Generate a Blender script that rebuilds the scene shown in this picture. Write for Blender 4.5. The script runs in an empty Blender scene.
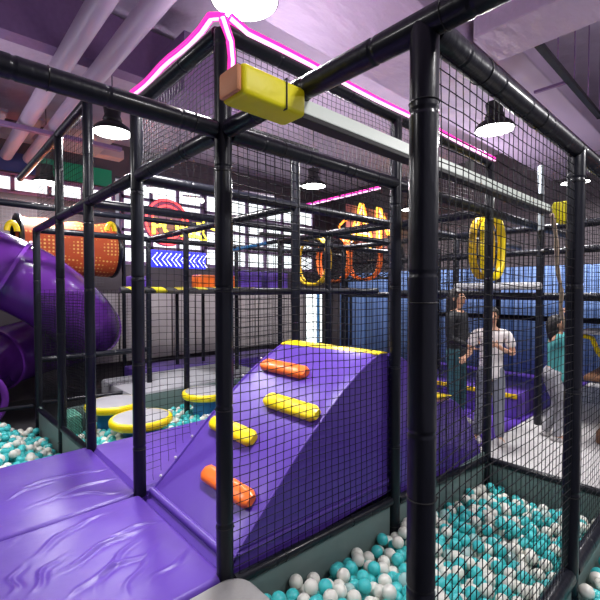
import bpy, bmesh, math, random
import numpy as np
from mathutils import Vector, Matrix, kdtree
random.seed(4); R = math.radians
sc = bpy.context.scene; COL = sc.collection
sc.view_settings.view_transform = 'Standard'; sc.view_settings.look = 'None'
sc.view_settings.gamma = 1; sc.view_settings.use_curve_mapping = False
sc.view_settings.exposure = 0.0
# ------------------------------------------------ camera (X = right-hand vanishing direction, Y = left-hand one)
F, YAW, PIT, H = 410.6, .7436, -.0246, 1.5
cam = bpy.data.objects.new('camera', bpy.data.cameras.new('camera')); COL.objects.link(cam)
cam.location = (0, 0, H); cam.rotation_euler = (math.pi/2 + PIT, 0, -YAW)
cam.data.sensor_width = 36; cam.data.lens = F/600*36; cam.data.clip_start = .02; cam.data.clip_end = 80
sc.camera = cam
CY, SY = math.cos(YAW), math.sin(YAW)
def P(x, y, u=None, v=None, z=None, d=None):
    a = (x-300)/F; b = -(y-300)/F
    fy = math.cos(PIT)-b*math.sin(PIT); fz = math.sin(PIT)+b*math.cos(PIT)
    U = a*CY+fy*SY; V = -a*SY+fy*CY
    t = u/U if u is not None else v/V if v is not None else (z-H)/fz if z is not None else d/fy
    return Vector((U*t, V*t, H+fz*t))
def LD(lat, dep, z): return Vector((lat*CY+dep*SY, -lat*SY+dep*CY, z))
# ------------------------------------------------ materials
MATS = {}
def mat(name, col, rough=.5, metal=0, bump=0, bscale=20, bdist=.01, stretch=(1,1,1), var=0, emit=None, es=0, alpha=1, trans=0, spec=.5, coat=0, detail=3):
    m = bpy.data.materials.new(name); m.use_nodes = True; nt = m.node_tree; b = nt.nodes['Principled BSDF']
    b.inputs['Base Color'].default_value = (*col, 1); b.inputs['Roughness'].default_value = rough
    b.inputs['Metallic'].default_value = metal; b.inputs['Alpha'].default_value = alpha
    b.inputs['Transmission Weight'].default_value = trans; b.inputs['Specular IOR Level'].default_value = spec
    b.inputs['Coat Weight'].default_value = coat; b.inputs['Coat Roughness'].default_value = .15
    tc = nt.nodes.new('ShaderNodeTexCoord'); mp = nt.nodes.new('ShaderNodeMapping'); mp.inputs['Scale'].default_value = stretch
    nt.links.new(tc.outputs['Object'], mp.inputs[0])
    nz = nt.nodes.new('ShaderNodeTexNoise'); nz.inputs['Scale'].default_value = bscale; nz.inputs['Detail'].default_value = detail
    nt.links.new(mp.outputs[0], nz.inputs[0])
    if bump:
        bp = nt.nodes.new('ShaderNodeBump'); bp.inputs['Strength'].default_value = bump; bp.inputs['Distance'].default_value = bdist
        nt.links.new(nz.outputs[0], bp.inputs['Height']); nt.links.new(bp.outputs[0], b.inputs['Normal'])
    if var:
        cr = nt.nodes.new('ShaderNodeMix'); cr.data_type = 'RGBA'
        cr.inputs[6].default_value = (*[c*(1-var) for c in col], 1); cr.inputs[7].default_value = (*[min(1, c*(1+var)) for c in col], 1)
        nt.links.new(nz.outputs[0], cr.inputs[0]); nt.links.new(cr.outputs[2], b.inputs['Base Color'])
    if emit: b.inputs['Emission Color'].default_value = (*emit, 1); b.inputs['Emission Strength'].default_value = es
    MATS[name] = m; return m
purple = mat('purple_vinyl', (.097,.043,.335), .34, bump=.15, spec=.4, bscale=5, bdist=.02, stretch=(1,1.6,1), var=.06)
purple_dk = mat('purple_vinyl_side', (.10,.045,.33), .5, bump=.3, bscale=5, bdist=.02)
foam = mat('black_foam_sleeve', (.005,.006,.011), .38, bump=.5, bscale=30, bdist=.006, stretch=(1,1,.35), var=.3, spec=.22, coat=.2)
foam_bare = mat('matte_black_sleeve', (.015,.014,.016), .5, bump=.3, bscale=30, bdist=.004)
netm = mat('black_net_cord', (.006,.006,.008), .7, spec=.12)
netg = mat('grey_net_cord', (.10,.095,.11), .5)
tie = mat('black_nylon', (.015,.015,.015), .5, spec=.3); tiew = mat('white_nylon', (.6,.6,.6), .4)
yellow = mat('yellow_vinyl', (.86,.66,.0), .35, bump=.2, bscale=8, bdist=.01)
yellow2 = mat('bright_yellow_foam', (.92,.83,.0), .5, bump=.25, bscale=14, bdist=.01, var=.05)
salmon = mat('salmon_foam', (.62,.25,.10), .6, bump=.3, bscale=20)
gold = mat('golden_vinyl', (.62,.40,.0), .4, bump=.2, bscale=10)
orange = mat('orange_vinyl', (.90,.17,.02), .3, bump=.2, bscale=9)
blue = mat('blue_vinyl', (.015,.17,.42), .4, bump=.2, bscale=9)
greyvin = mat('grey_vinyl', (.34,.34,.37), .5, bump=.2, bscale=6, bdist=.02, var=.1)
greymat = mat('pale_grey_mat', (.30,.30,.29), .6, bump=.2, bscale=60, bdist=.003, var=.08)
pitwall = mat('grey_green_panel', (.12,.17,.16), .45, bump=.3, bscale=4, bdist=.02, var=.15)
teal = mat('teal_ball', (.05,.50,.50), .28); white_b = mat('white_ball', (.72,.72,.64), .3)
clear_b = mat('clear_ball', (.55,.75,.72), .12, alpha=.5)
alu = mat('white_aluminium', (.78,.86,.76), .4); steel = mat('galvanised_steel', (.22,.25,.27), .5, metal=.3)
slidem = mat('purple_plastic', (.17,.035,.36), .22, bump=.1, bscale=2, coat=.4)
floor_m = mat('dark_floor', (.06,.06,.065), .6, var=.2, bscale=2)
wallg = mat('dark_wall_paint', (.075,.06,.07), .7, var=.15, bscale=3)
ceil_m = mat('lilac_lit_ceiling', (.44,.37,.46), .75, bump=.6, bscale=4, bdist=.05, var=.12)  # grey ceiling with the purple light mixed into its base colour
duct_m = mat('wrapped_duct', (.44,.36,.46), .5, bump=.9, bscale=5, bdist=.05, stretch=(.7,1.5,1), var=.08)
pipe_m = mat('painted_round_duct', (.42,.34,.43), .45, bump=.15, bscale=30, bdist=.004)
dkpurp = mat('plum_painted_steel', (.20,.12,.24), .6, var=.15)
beige = mat('beige_bulkhead', (.42,.30,.28), .7)
greypanel = mat('grey_ceiling_board', (.26,.26,.29), .7)
bluewall = mat('blue_padded_panel', (.10,.19,.42), .55, bump=.2, bscale=6, var=.15)
greypad = mat('taupe_padded_panel', (.40,.36,.35), .55, bump=.25, bscale=5, bdist=.02, var=.12)
white_e = mat('daylight_window', (.8,.85,.85), .4, emit=(.93,1,1), es=1.5)
lamp_e = mat('lamp_diffuser', (1,1,1), .4, emit=(1,1,.97), es=12)
pink_e = mat('pink_neon_tube', (1,.6,.9), .4, emit=(1,.56,.84), es=1.7)
pink_halo = mat('magenta_neon_halo', (.8,.02,.4), .4, emit=(1,.03,.50), es=1.0)  # pink glow around the neon, given as a material of its own
red_e = mat('red_neon', (1,.1,.1), .4, emit=(1,.07,.08), es=2.2); yel_e = mat('yellow_neon', (1,.9,.1), .4, emit=(1,.85,.08), es=2.2)
wht_e = mat('white_neon', (1,1,1), .4, emit=(.75,.85,1), es=1.8); blu_e = mat('blue_lit_panel', (.02,.02,.6), .4, emit=(.03,.04,1), es=1.0)
org_e = mat('orange_neon', (1,.4,.05), .4, emit=(1,.30,.03), es=2); pnk2_e = mat('pale_pink_neon', (1,.6,.7), .4, emit=(1,.55,.65), es=1.4)
skin = mat('skin', (.50,.27,.17), .5); hairm = mat('black_hair', (.012,.01,.01), .5, bump=.5, bscale=40)
tee = mat('white_cotton', (.66,.62,.60), .8, bump=.4, bscale=14, bdist=.02); jeans = mat('grey_denim', (.17,.18,.21), .8, bump=.4, bscale=14, bdist=.02, var=.25)
blackcl = mat('black_knit', (.014,.015,.018), .8, bump=.4, bscale=14, bdist=.02); dkteal = mat('dark_teal_cloth', (.02,.085,.10), .8, bump=.4, bscale=12, bdist=.02)
tealcl = mat('teal_cotton', (.06,.30,.30), .8, bump=.4, bscale=14, bdist=.02); patt = mat('mottled_grey_cloth', (.30,.30,.32), .8, bscale=22, var=.7, bump=.2)
shoe = mat('pale_shoe', (.45,.43,.42), .6); eyem = mat('eye', (.02,.015,.01), .2); lipm = mat('lips', (.38,.10,.08), .5)
ropem = mat('jute_rope', (.36,.27,.19), .8, bump=.6, bscale=80); greensign = mat('green_banner', (.0,.30,.14), .5); navysign = mat('navy_banner', (.02,.05,.19), .5)
brownm = mat('brown_padding', (.16,.075,.035), .6, bump=.4, bscale=14, var=.3); greenpad = mat('sea_green_vinyl', (.10,.32,.24), .5)
def striped(name, c1, c2, scale, axis='X', rough=.5, diag=False):
    m = mat(name, c1, rough); nt = m.node_tree; b = nt.nodes['Principled BSDF']
    tc = nt.nodes['Texture Coordinate']; mp = nt.nodes['Mapping']
    w = nt.nodes.new('ShaderNodeTexWave'); w.inputs['Scale'].default_value = scale; w.bands_direction = 'DIAGONAL' if diag else axis
    nt.links.new(tc.outputs['Object'], w.inputs[0])
    r = nt.nodes.new('ShaderNodeValToRGB'); r.color_ramp.elements[0].position = .48; r.color_ramp.elements[1].position = .52
    r.color_ramp.elements[0].color = (*c1, 1); r.color_ramp.elements[1].color = (*c2, 1)
    nt.links.new(w.outputs[0], r.inputs[0]); nt.links.new(r.outputs[0], b.inputs['Base Color']); return m
hazard = striped('hazard_stripe_sleeve', (.015,.015,.015), (.50,.42,.0), 1.6, diag=True)
blinds = striped('blue_slatted_panel', (.075,.15,.36), (.16,.26,.52), 2.6, 'Y')
clothnet = mat('orange_webbing', (.62,.12,.02), .7)
nt = clothnet.node_tree; vo = nt.nodes.new('ShaderNodeTexVoronoi'); vo.inputs['Scale'].default_value = 15; vo.inputs['Randomness'].default_value = 0
rr = nt.nodes.new('ShaderNodeValToRGB'); rr.color_ramp.elements[0].color = (.85,.50,.12,1); rr.color_ramp.elements[0].position = .22
rr.color_ramp.elements[1].color = (.50,.075,.012,1); rr.color_ramp.elements[1].position = .34
nt.links.new(nt.nodes['Texture Coordinate'].outputs['Object'], vo.inputs[0]); nt.links.new(vo.outputs['Distance'], rr.inputs[0]); nt.links.new(rr.outputs[0], nt.nodes['Principled BSDF'].inputs['Base Color'])
# ------------------------------------------------ object helpers
def tag(o, label=None, cat=None, group=None, kind=None):
    if label: o['label'] = label
    if cat: o['category'] = cat
    if group: o['group'] = group
    if kind: o['kind'] = kind
    return o
def empty(name, loc=(0,0,0), label=None, cat=None, group=None, rz=0):
    o = bpy.data.objects.new(name, None); COL.objects.link(o); o.location = loc; o.rotation_euler = (0,0,rz)
    o.empty_display_size = .1; return tag(o, label, cat, group)
def link(name, me, m=None, parent=None, loc=None):
    o = bpy.data.objects.new(name, me); COL.objects.link(o)
    if m: me.materials.append(m)
    if parent:
        o.parent = parent
    if loc is not None: o.location = loc
    return o
def obj(name, bm, m, parent=None, smooth=True, loc=None, world=False):
    """world=True: the bmesh is in world coordinates; recentre it on its parent's (unrotated) or its own base."""
    if world:
        if parent:
            q = parent; off = Vector((0,0,0))
            while q: off += q.location; q = q.parent
            bmesh.ops.translate(bm, verts=bm.verts, vec=-off)
        else:
            xs = [v.co for v in bm.verts]; c = Vector((sum(v.x for v in xs)/len(xs), sum(v.y for v in xs)/len(xs), min(v.z for v in xs)))
            bmesh.ops.translate(bm, verts=bm.verts, vec=-c); loc = c
    me = bpy.data.meshes.new(name); bm.normal_update(); bm.to_mesh(me); bm.free()
    if smooth:
        for p in me.polygons: p.use_smooth = True
        if hasattr(me, 'set_sharp_from_angle'): me.set_sharp_from_angle(angle=R(40))
    return link(name, me, m, parent, loc)
def add_box(bm, x0, x1, y0, y1, z0, z1, bevel=0, seg=2):
    r = bmesh.ops.create_cube(bm, size=1); vs = r['verts']
    for v in vs: v.co = Vector((x0+(v.co.x+.5)*(x1-x0), y0+(v.co.y+.5)*(y1-y0), z0+(v.co.z+.5)*(z1-z0)))
    if bevel:
        es = {e for v in vs for e in v.link_edges}
        bmesh.ops.bevel(bm, geom=list(es), offset=bevel, segments=seg, affect='EDGES', profile=.5)
    return bm
def box(*a, **k): return add_box(bmesh.new(), *a, **k)
def frame(d, up=Vector((0,0,1))):
    d = d.normalized()
    if abs(d.dot(up)) > .98: up = Vector((1,0,0))
    a = d.cross(up).normalized(); return a, a.cross(d).normalized()
def tube(bm, pts, rad, n=8, cap=True, closed=False):
    pts = [Vector(p) for p in pts]; N = len(pts); rs = rad if isinstance(rad, (list, tuple)) else [rad]*N
    rings = []; a = None
    for i, p in enumerate(pts):
        d = (pts[(i+1) % N]-pts[i-1]) if closed else (pts[min(i+1,N-1)]-pts[max(i-1,0)])
        d = d.normalized() if d.length > 1e-9 else Vector((0,0,1))
        if a is None: a, b = frame(d)
        else:
            a = (a-d*a.dot(d)).normalized(); b = a.cross(d).normalized()
        rings.append([bm.verts.new(p+(a*math.cos(2*math.pi*k/n)+b*math.sin(2*math.pi*k/n))*rs[i]) for k in range(n)])
    for i in range(N if closed else N-1):
        A, B = rings[i], rings[(i+1) % N]
        for k in range(n): bm.faces.new((A[k], A[(k+1)%n], B[(k+1)%n], B[k]))
    if cap and not closed: bm.faces.new(rings[0]); bm.faces.new(rings[-1][::-1])
    return bm
def lathe(bm, prof, n=32, c=(0,0,0)):
    rings = []
    for r, z in prof:
        rings.append([bm.verts.new((c[0]+max(r,1e-4)*math.cos(2*math.pi*k/n), c[1]+max(r,1e-4)*math.sin(2*math.pi*k/n), c[2]+z)) for k in range(n)])
    for i in range(len(rings)-1):
        A, B = rings[i], rings[i+1]
        for k in range(n): bm.faces.new((A[k], A[(k+1)%n], B[(k+1)%n], B[k]))
    bm.faces.new(rings[0][::-1]); bm.faces.new(rings[-1]); return bm
def struct(name, bm, m, smooth=False):
    o = obj(name, bm, m, smooth=smooth, world=True); o['kind'] = 'structure'; return o
# ------------------------------------------------ padded tubes of the frame
RP = .045
def sleeve_pts(p0, p1, r, seam):
    L = (p1-p0).length; d = (p1-p0)/L; pts = [p0]; rs = [r*.96]
    t = .008; pts.append(p0+d*t); rs.append(r)
    s = seam*.6
    while s < L-.05:
        for dt, q in ((-.03,1),(-.014,1),(-.010,1),(-.004,.94),(.004,.94),(.010,1.01),(.014,1.01),(.03,1.0)): pts.append(p0+d*(s+dt)); rs.append(r*q)
        s += seam
    pts.append(p1-d*t); rs.append(r); pts.append(p1); rs.append(r*.96)
    return pts, rs
def padded(kind, p0, p1, label, group=None, r=RP, near=False, m=None, seam=.62, cat=None):
    p0, p1 = Vector(p0), Vector(p1); base = p0 if p0.z <= p1.z else p1
    cat = cat or ('padded post' if 'post' in kind else 'padded rail')
    bm = bmesh.new(); pts, rs = sleeve_pts(p0, p1, r, seam); tube(bm, [p-base for p in pts], rs, 20 if near else 12)
    if not near:
        o = obj(kind, bm, m or foam, loc=base); return tag(o, label, cat, group)
    root = empty(kind, base, label, cat, group)
    obj('foam_sleeve', bm, m or foam, root)
    L = (p1-p0).length; d = (p1-p0)/L; a, b = frame(d); s = .35
    while s < L-.1:
        tb = bmesh.new(); c = p0+d*s-base
        tube(tb, [c+(a*math.cos(2*math.pi*k/20)+b*math.sin(2*math.pi*k/20))*(r+.0015) for k in range(20)], .002, 6, closed=True)
        k0 = random.random()*6; q = c+(a*math.cos(k0)+b*math.sin(k0))*(r+.003)
        add_box(tb, q.x-.004, q.x+.004, q.y-.004, q.y+.004, q.z-.003, q.z+.003)
        obj('cable_tie', tb, tie, root); s += .62
    return root
U1, U2, U2B, U3, U4, U5 = 1.16, 2.71, 2.84, 4.41, 6.0, 7.6
V0, V1, V3, V4, V5, V6, V7 = .69, 1.85, 3.01, 4.19, 5.29, 6.58, 7.9
ZT, ZN, ZH = 2.32, 2.83, 3.25
# near posts
padded('padded_post', (U1,V0,-.75), (U1,V0,ZT), 'widest black padded post right of centre, nearest the camera', near=True, seam=.5)
padded('padded_post', (U1,V1,-.1), (U1,V1,ZN), 'black padded post at the foot of the climbing ramp beside the pale grey mat', near=True)
padded('padded_post', (U1,V3,-.02), (U1,V3,ZN), 'black padded post at the seam corner where three purple mats meet', near=True)
padded('padded_post', (U1,V4,-.1), (U1,V4,ZH), 'black padded post at the back edge of the purple mats, before the stepping pads', near=True)
padded('padded_post', (U1,V5,-.6), (U1,V5,ZH), 'thin black padded post standing in front of the purple slide, rising above its top', near=True)
padded('padded_post', (U1,V6,-.6), (U1,V6,ZT), 'black padded post farthest left before the purple slide, ending at its rail', near=True)
padded('padded_post', (U2,V1,-.7), (U2,V1,ZN), 'black padded post at the high end of the climbing ramp', near=True)
padded('padded_post', (U2B,V0,-.7), (U2B,V0,ZT), 'black padded post at the right corner of the ball pit, near picture edge', near=True)
padded('padded_post', (U3,V1,-.6), (U3,V1,ZN), 'black padded post at the far corner of the ball pit, in front of boy', near=True)
# beams
padded('padded_rail', (U1,-.35,ZT), (U1,V1-.06,ZT), 'thick black padded beam crossing overhead from the top edge to yellow block', near=True, seam=.34)
padded('padded_rail', (U1,V1+.06,ZT), (U1,V3-.05,ZT), 'black padded beam left of the ramp-foot post under the neon cage', near=True, seam=.5)
padded('padded_rail', (U1,V3+.05,ZT), (U1,V6,ZT), 'long black padded top rail running back in front of the purple slide', near=True, seam=.6)
padded('padded_rail', (-.6,V1,ZT), (U1-.05,V1,ZT), 'shiny black padded beam crossing the upper left below the ceiling ducts', near=True, seam=.33)
padded('padded_rail', (U1+.05,V1,ZT), (U2,V1,ZT), 'black padded beam above the climbing ramp under the neon cage net', near=True, seam=.34)
padded('padded_rail', (U2,V1,ZT), (U3,V1,ZT), 'black padded beam behind the widest post, level with the white rail', near=True, seam=.5)
padded('padded_rail', (U1+.05,V0,ZT), (U3+.2,V0,ZT), 'thick black padded beam descending to the upper right picture edge', near=True, seam=.3)
padded('padded_rail', (U1,V1+.04,ZN), (U1,V3,ZN), 'black padded top edge of cage under the left pink neon tube')
padded('padded_rail', (U1,V1,ZN), (U3,V1,ZN), 'black padded top edge of cage under the long right pink neon tube')
padded('padded_rail', (U1,V3,ZN), (U3,V3,ZN), 'black padded rear top edge of the neon cage')
padded('padded_rail', (U1,V4,ZH), (U1,V6+1.2,ZH), 'high black padded rail at upper left leading back under the ducts')
padded('padded_rail', (U1+.06,V1,-.075), (U2-.05,V1,-.145), 'shiny black padded rail along the foot of the ramp side', near=True, seam=.45, r=.032)
padded('padded_rail', (U2+.05,V1,-.165), (U3-.05,V1,-.30), 'black padded rail at the back of the ball pit under the purple hump', r=.036)
padded('padded_rail', (U1+.06,V0,-.2), (U2B-.05,V0,-.2), 'black padded rail along the near edge of the ball pit below the picture', r=.05)
padded('padded_rail', (U2B+.05,V0,-.2), (U3+.3,V0,-.25), 'black padded rail at the lower right corner of picture beyond the corner post', r=.045)
padded('padded_rail', (U3,V1-.05,-.31), (U3,V0-.9,-.30), 'black padded rail between the ball pit and the pale play floor', r=.036)
padded('padded_rail', (U1,V4+.05,-.05), (U1,V6-.05,-.14), 'black padded rail on top of the grey-green pit wall at left', r=.036)
padded('padded_rail', (U1,V6,-.06), (U3,V6-.65,-.05), 'black padded rail along the far edge of the stepping pad pit', r=.03)
padded('padded_rail', (-1.6,V6+.6,-.1), (U1-.05,V6+.05,-.1), 'black padded rail behind the ball pit at far left', r=.03)
# upper cross beams at ZT
padded('padded_rail', (U1+.05,V3,ZT), (U3,V3,ZT), 'black padded beam seen through the net above ramp, below the round lamp')
padded('padded_rail', (U1+.05,V4,ZT), (U4,V4,ZT), 'black padded beam one bay behind the lamp-lit cross beam')
padded('padded_rail', (U3,V5,ZT), (U5,V5,ZT), 'black padded beam two bays behind, across the bright windows')
padded('padded_rail', (U1+.05,V6,ZT), (U5,V6,ZT), 'black padded beam just in front of the yellow neon lettering')
padded('padded_rail', (-1.5,V6,ZT+.32), (U1+2.4,V6,ZT+.32), 'black padded beam at left below the strip of windows')
padded('padded_rail', (U3,V1+.05,ZT), (U3,V5,ZT), 'black padded beam running back from the far pit corner')
padded('padded_rail', (U2,V3,ZT), (U2,V6,ZT), 'black padded beam running back from the centre rear post')
padded('padded_rail', (U3,V1,ZT), (U5,V1,ZT), 'black padded beam behind the end of the white rail')
padded('padded_rail', (U4,V0-.8,ZT), (U4,V6,ZT), 'black padded beam passing over the yellow hanging rings')
padded('padded_rail', (U3,V3,ZT), (U5+1,V3,ZT), 'black padded beam behind the yellow hanging rings')
padded('padded_rail', (U5,V0-1.2,ZT-.18), (U5,V6,ZT-.18), 'far black padded beam before the blue wall, upper level')
padded('padded_rail', (U4,V0-.8,2.0), (U4,V4,2.0), 'black padded guard rail of the upper deck behind the rings')
# deck-level rails
padded('padded_rail', (U1+1.1,V6,1.50), (U3+.4,V6,1.50), 'black and yellow hazard striped padded beam at deck level', m=hazard, r=.05)
padded('padded_rail', (U2,V4,1.48), (U3+1.2,V4,1.48), 'black padded deck rail at eye level behind the ramp top')
padded('padded_rail', (U3,V3,1.45), (U5,V3,1.45), 'black padded deck rail just above the head of the woman in black')
padded('padded_rail', (U4,V0-1,1.42), (U4,V5,1.42), 'black padded deck rail above the people on right')
padded('padded_rail', (U5,V0-1,1.02), (U5,V4,1.02), 'black padded mid rail at right behind the teal shirt')
padded('padded_rail', (U1+.05,V6+.1,.52), (U2,V6+.1,.52), 'low black rail left of the taupe pads behind the slide')
# posts of the rear bays
LP = [((U2,V3),-.7,ZN,'black padded post in centre of picture behind the ramp top'),
 ((U3,V3),-.6,ZN,'black padded post behind the post at the high end of ramp'),
 ((U2,V4),-.6,ZT,'black padded post just right of the ramp-foot post, one bay further'),
 ((U3,V4),-.3,ZT,'black padded post in front of the tall white window strips'),
 ((U4,V1),-.3,ZT+.35,'black padded post left of the child in teal shirt'),
 ((U4,V3),-.3,ZT,'black padded post between the woman and the boy'),
 ((U4,V4),-.3,ZT,'black padded post hidden partly behind the nearest post'),
 ((U5,V1),-.3,ZT,'far black post behind the right corner post of ball pit'),
 ((U5,V3),-.3,ZT,'far black post against blue panels right of the boy'),
 ((U5,V4),-.3,ZT,'far black post against blue panels left of the woman')]
for (x,y),z0,z1,l in LP: padded('padded_post', (x,y,z0), (x,y,z1), l, near=False)
for (x,y) in ((U2,V5),(U3,V5),(U2,V6),(U3,V6),(U4,V5),(U4,V6),(U5,V5),(U5,V6)):
    padded('padded_post', (x,y,-.3), (x,y,ZT), 'slim black padded post of the cage far behind the ramp', 'posts of the rear cage', r=.04)
for px in (177, 203, 330, 351, 362):
    p = P(px, 300, v=7.75); padded('padded_post', (p.x,p.y,-.1), (p.x,p.y,1.5), 'thin black post standing below the deck rail before the rear wall', 'thin posts under the rear deck', r=.035)
for px in (124,):
    p = P(px, 300, v=9.1); padded('padded_post', (p.x,p.y,-.5), (p.x,p.y,2.7), 'thin black post beyond the purple slide', 'thin posts beyond the slide', r=.04)
for i, px in enumerate((318, 220)):
    p = P(px, 300, v=7.6); padded('padded_post', (p.x,p.y,-.1), (p.x,p.y,1.48), 'thin blue post under the rear deck, %s' % ('left of the white window strips' if i == 0 else 'right of the ramp-foot post'), r=.03, m=blue)
# steel upright above the yellow bumper
padded('steel_post', P(541,230,u=5.6), P(541,166,u=5.6), 'pale metal tube rising above the far end of the white rail', r=.035, m=steel, cat='post')
# diagonal brace, blue sleeve
padded('padded_brace', P(232,250,v=6.5), P(268,243,v=5.6), 'blue sleeved tube between the cage posts by the bright windows', r=.03, m=blue, cat='padded tube')
padded('padded_brace', P(268,243,v=5.6), P(392,222,v=3.6), 'black sloping tube below the cross beam by the red lettering', r=.035, cat='padded tube')
# ------------------------------------------------ nets
def net(o0, du, dv, label, cu=.062, cv=.05, r=.0022, m=None, sides=3, amp=.006, clip=None, group=None, step=2, ties=0):
    """cord net on the plane through o0 spanned by du, dv; clip(x) gives the lowest fraction kept at x in 0..1."""
    o0, du, dv = Vector(o0), Vector(du), Vector(dv); nu = max(2, round(du.length/cu)); nv = max(2, round(dv.length/cv))
    nrm = du.cross(dv).normalized(); rnd = random.Random(hash((round(o0.x,2), round(o0.y,2), nu)) & 0xffff)
    ph = rnd.random()*6
    def pt(i, j):
        a, b = i/nu, j/nv
        return du*a+dv*b+nrm*amp*2.5*math.sin(a*5+ph)*math.sin(b*math.pi)+dv.normalized()*(-.012*math.sin(a*math.pi*3+ph)*math.sin(b*math.pi))+Vector((rnd.uniform(-1,1),rnd.uniform(-1,1),rnd.uniform(-1,1)))*amp*.35
    G = {}
    for i in range(nu+1):
        for j in range(nv+1): G[i,j] = pt(i,j)
    keep = lambda i, j: clip is None or j/nv >= clip(i/nu)-1e-6
    bm = bmesh.new()
    for i in range(nu+1):
        run = [G[i,j] for j in list(range(0,nv+1,step))+([nv] if nv % step else []) if keep(i,j)]
        if clip and len(run):
            b0 = clip(i/nu); run = [du*(i/nu)+dv*b0]+run
        if len(run) > 1: tube(bm, run, r, sides, cap=False)
    for j in range(nv+1):
        run = [G[i,j] for i in list(range(0,nu+1,step))+([nu] if nu % step else []) if keep(i,j)]
        if len(run) > 1: tube(bm, run, r, sides, cap=False)
    o = obj('safety_net', bm, m or netm, loc=o0, smooth=False); return tag(o, label, 'net', group)
net((U1+.03,V1,-.05), (U2-U1-.06,0,-.06), (0,0,ZT-.02+.07), 'black cord net in front of the climbing ramp', r=.0030)
net((U2+.03,V1,-.14), (U3-U2-.06,0,-.1), (0,0,ZT+.16), 'black cord net behind the ball pit in front of the purple hump', r=.0026, step=3)
net((U1+.05,V0,-.17), (U2B-U1-.1,0,0), (0,0,ZT+.17), 'black cord net over the ball pit between the widest post and corner post', cu=.052, r=.0022)
net((U2B+.05,V0,-.17), (U3-U2B,0,0), (0,0,ZT+.17), 'black cord net at the right picture edge beyond the corner post', cu=.055, r=.0018)
net((U1+.02,V1+.04,ZT+.03), (0,V3-V1-.08,0), (0,0,ZN-ZT-.05), 'dense dark net panel under the left pink neon tube', cu=.042, cv=.032, r=.0024, m=netg)
net((U1+.05,V1+.01,ZT+.03), (U2-U1-.1,0,0), (0,0,ZN-ZT-.05), 'dense dark net panel above the ramp under the right pink neon tube', cu=.042, cv=.032, r=.0024, m=netg)
net((U2+.05,V1+.01,ZT+.03), (U3-U2-.1,0,0), (0,0,ZN-ZT-.05), 'dense dark net panel far right under the end of the pink neon tube', cu=.045, cv=.04, r=.002, m=netg)
net((U1+.04,V3,ZT+.03), (U3-U1-.08,0,0), (0,0,ZN-ZT-.05), 'dark net panel at the rear of the neon cage', cu=.06, cv=.05, r=.0022)
RPROF = [(1.16,-.06),(1.2,.0),(1.45,.22),(1.72,.48),(2.1,.78),(2.42,.97),(2.56,1.025),(2.66,1.03),(2.69,1.0)]
def rz(u):
    for (a,b),(c,d) in zip(RPROF, RPROF[1:]):
        if a <= u <= c: return b+(d-b)*(u-a)/(c-a)
    return RPROF[-1][1]
rn = net((U1+.04,V3,.0), (U2-U1-.08,0,0), (0,0,ZT), 'black cord net rising from the left edge of the climbing ramp', clip=lambda a: max(0,(rz(U1+.04+a*(U2-U1-.08))+.01)/ZT), r=.0021)
for u_ in (1.3,1.42,1.56,1.7,1.86,2.05,2.25):
    b = bmesh.new(); bmesh.ops.create_icosphere(b, subdivisions=2, radius=.011); obj('net_tie', b, tiew, rn, loc=Vector((u_,V3-.045,rz(u_)+.012))-rn.location)
net((U1,V4+.05,-.02), (0,V5-V4-.1,0), (0,0,1.5), 'fine black net panel in front of purple slide, nearest bay', cu=.05, cv=.03, r=.0022)
net((U1,V5+.05,-.05), (0,V6-V5-.1,0), (0,0,1.5), 'fine black net panel in front of purple slide, second bay', cu=.05, cv=.03, r=.0022)
net((U1,V4+.05,ZT+.05), (0,V6-V4-.1,0), (0,0,ZH-ZT-.1), 'black net panel below the high rail before the green banner', cu=.07, cv=.06, r=.002)
net((U1+.05,V6+.12,.0), (1.5,0,0), (0,0,1.5), 'fine net behind the slide before the taupe panels', cu=.06, cv=.05, r=.0024, step=3)
net((U2,V4,-.0), (U3-U2,0,0), (0,0,ZT), 'black net panel behind the ramp one bay back', cu=.075, cv=.07, r=.0022, step=3)
net((U3,V1+.05,-.28), (0,V3-V1-.1,0), (0,0,ZT+.28), 'black net panel in the cage behind the purple hump', cu=.075, cv=.07, r=.002, step=3)
net((U3+.05,V3,1.5), (U5-U3,0,0), (0,0,ZT-1.5), 'black net of the upper deck behind the yellow rings', cu=.06, cv=.05, r=.0028, step=3)
net((U4,V0-.8,1.45), (0,V6-V0,0), (0,0,ZT-1.45), 'black net of the upper deck running back on right', cu=.06, cv=.05, r=.0028, step=4)
net((U4,V0-.8,ZT), (0,V5-V0,0), (0,0,.85), 'grey net wall high up at right under the lilac ceiling', cu=.07, cv=.06, r=.0028, step=4)
net((U5,V0-1.2,-.25), (0,V5-V0+1,0), (0,0,1.6), 'black net in front of the blue wall panels', cu=.08, cv=.08, r=.0028, step=4)
net((U2,V5,1.5), (U4-U2,0,0), (0,0,ZT-1.5), 'black net on the deck in front of the bright windows', cu=.09, cv=.09, r=.0025, step=4)
net((-2.2,9.8,1.6), (5.2,0,0), (0,0,1.7), 'pale grey net behind the purple slide under the window strip', cu=.07, cv=.06, r=.0028, m=netg, step=4)
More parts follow.
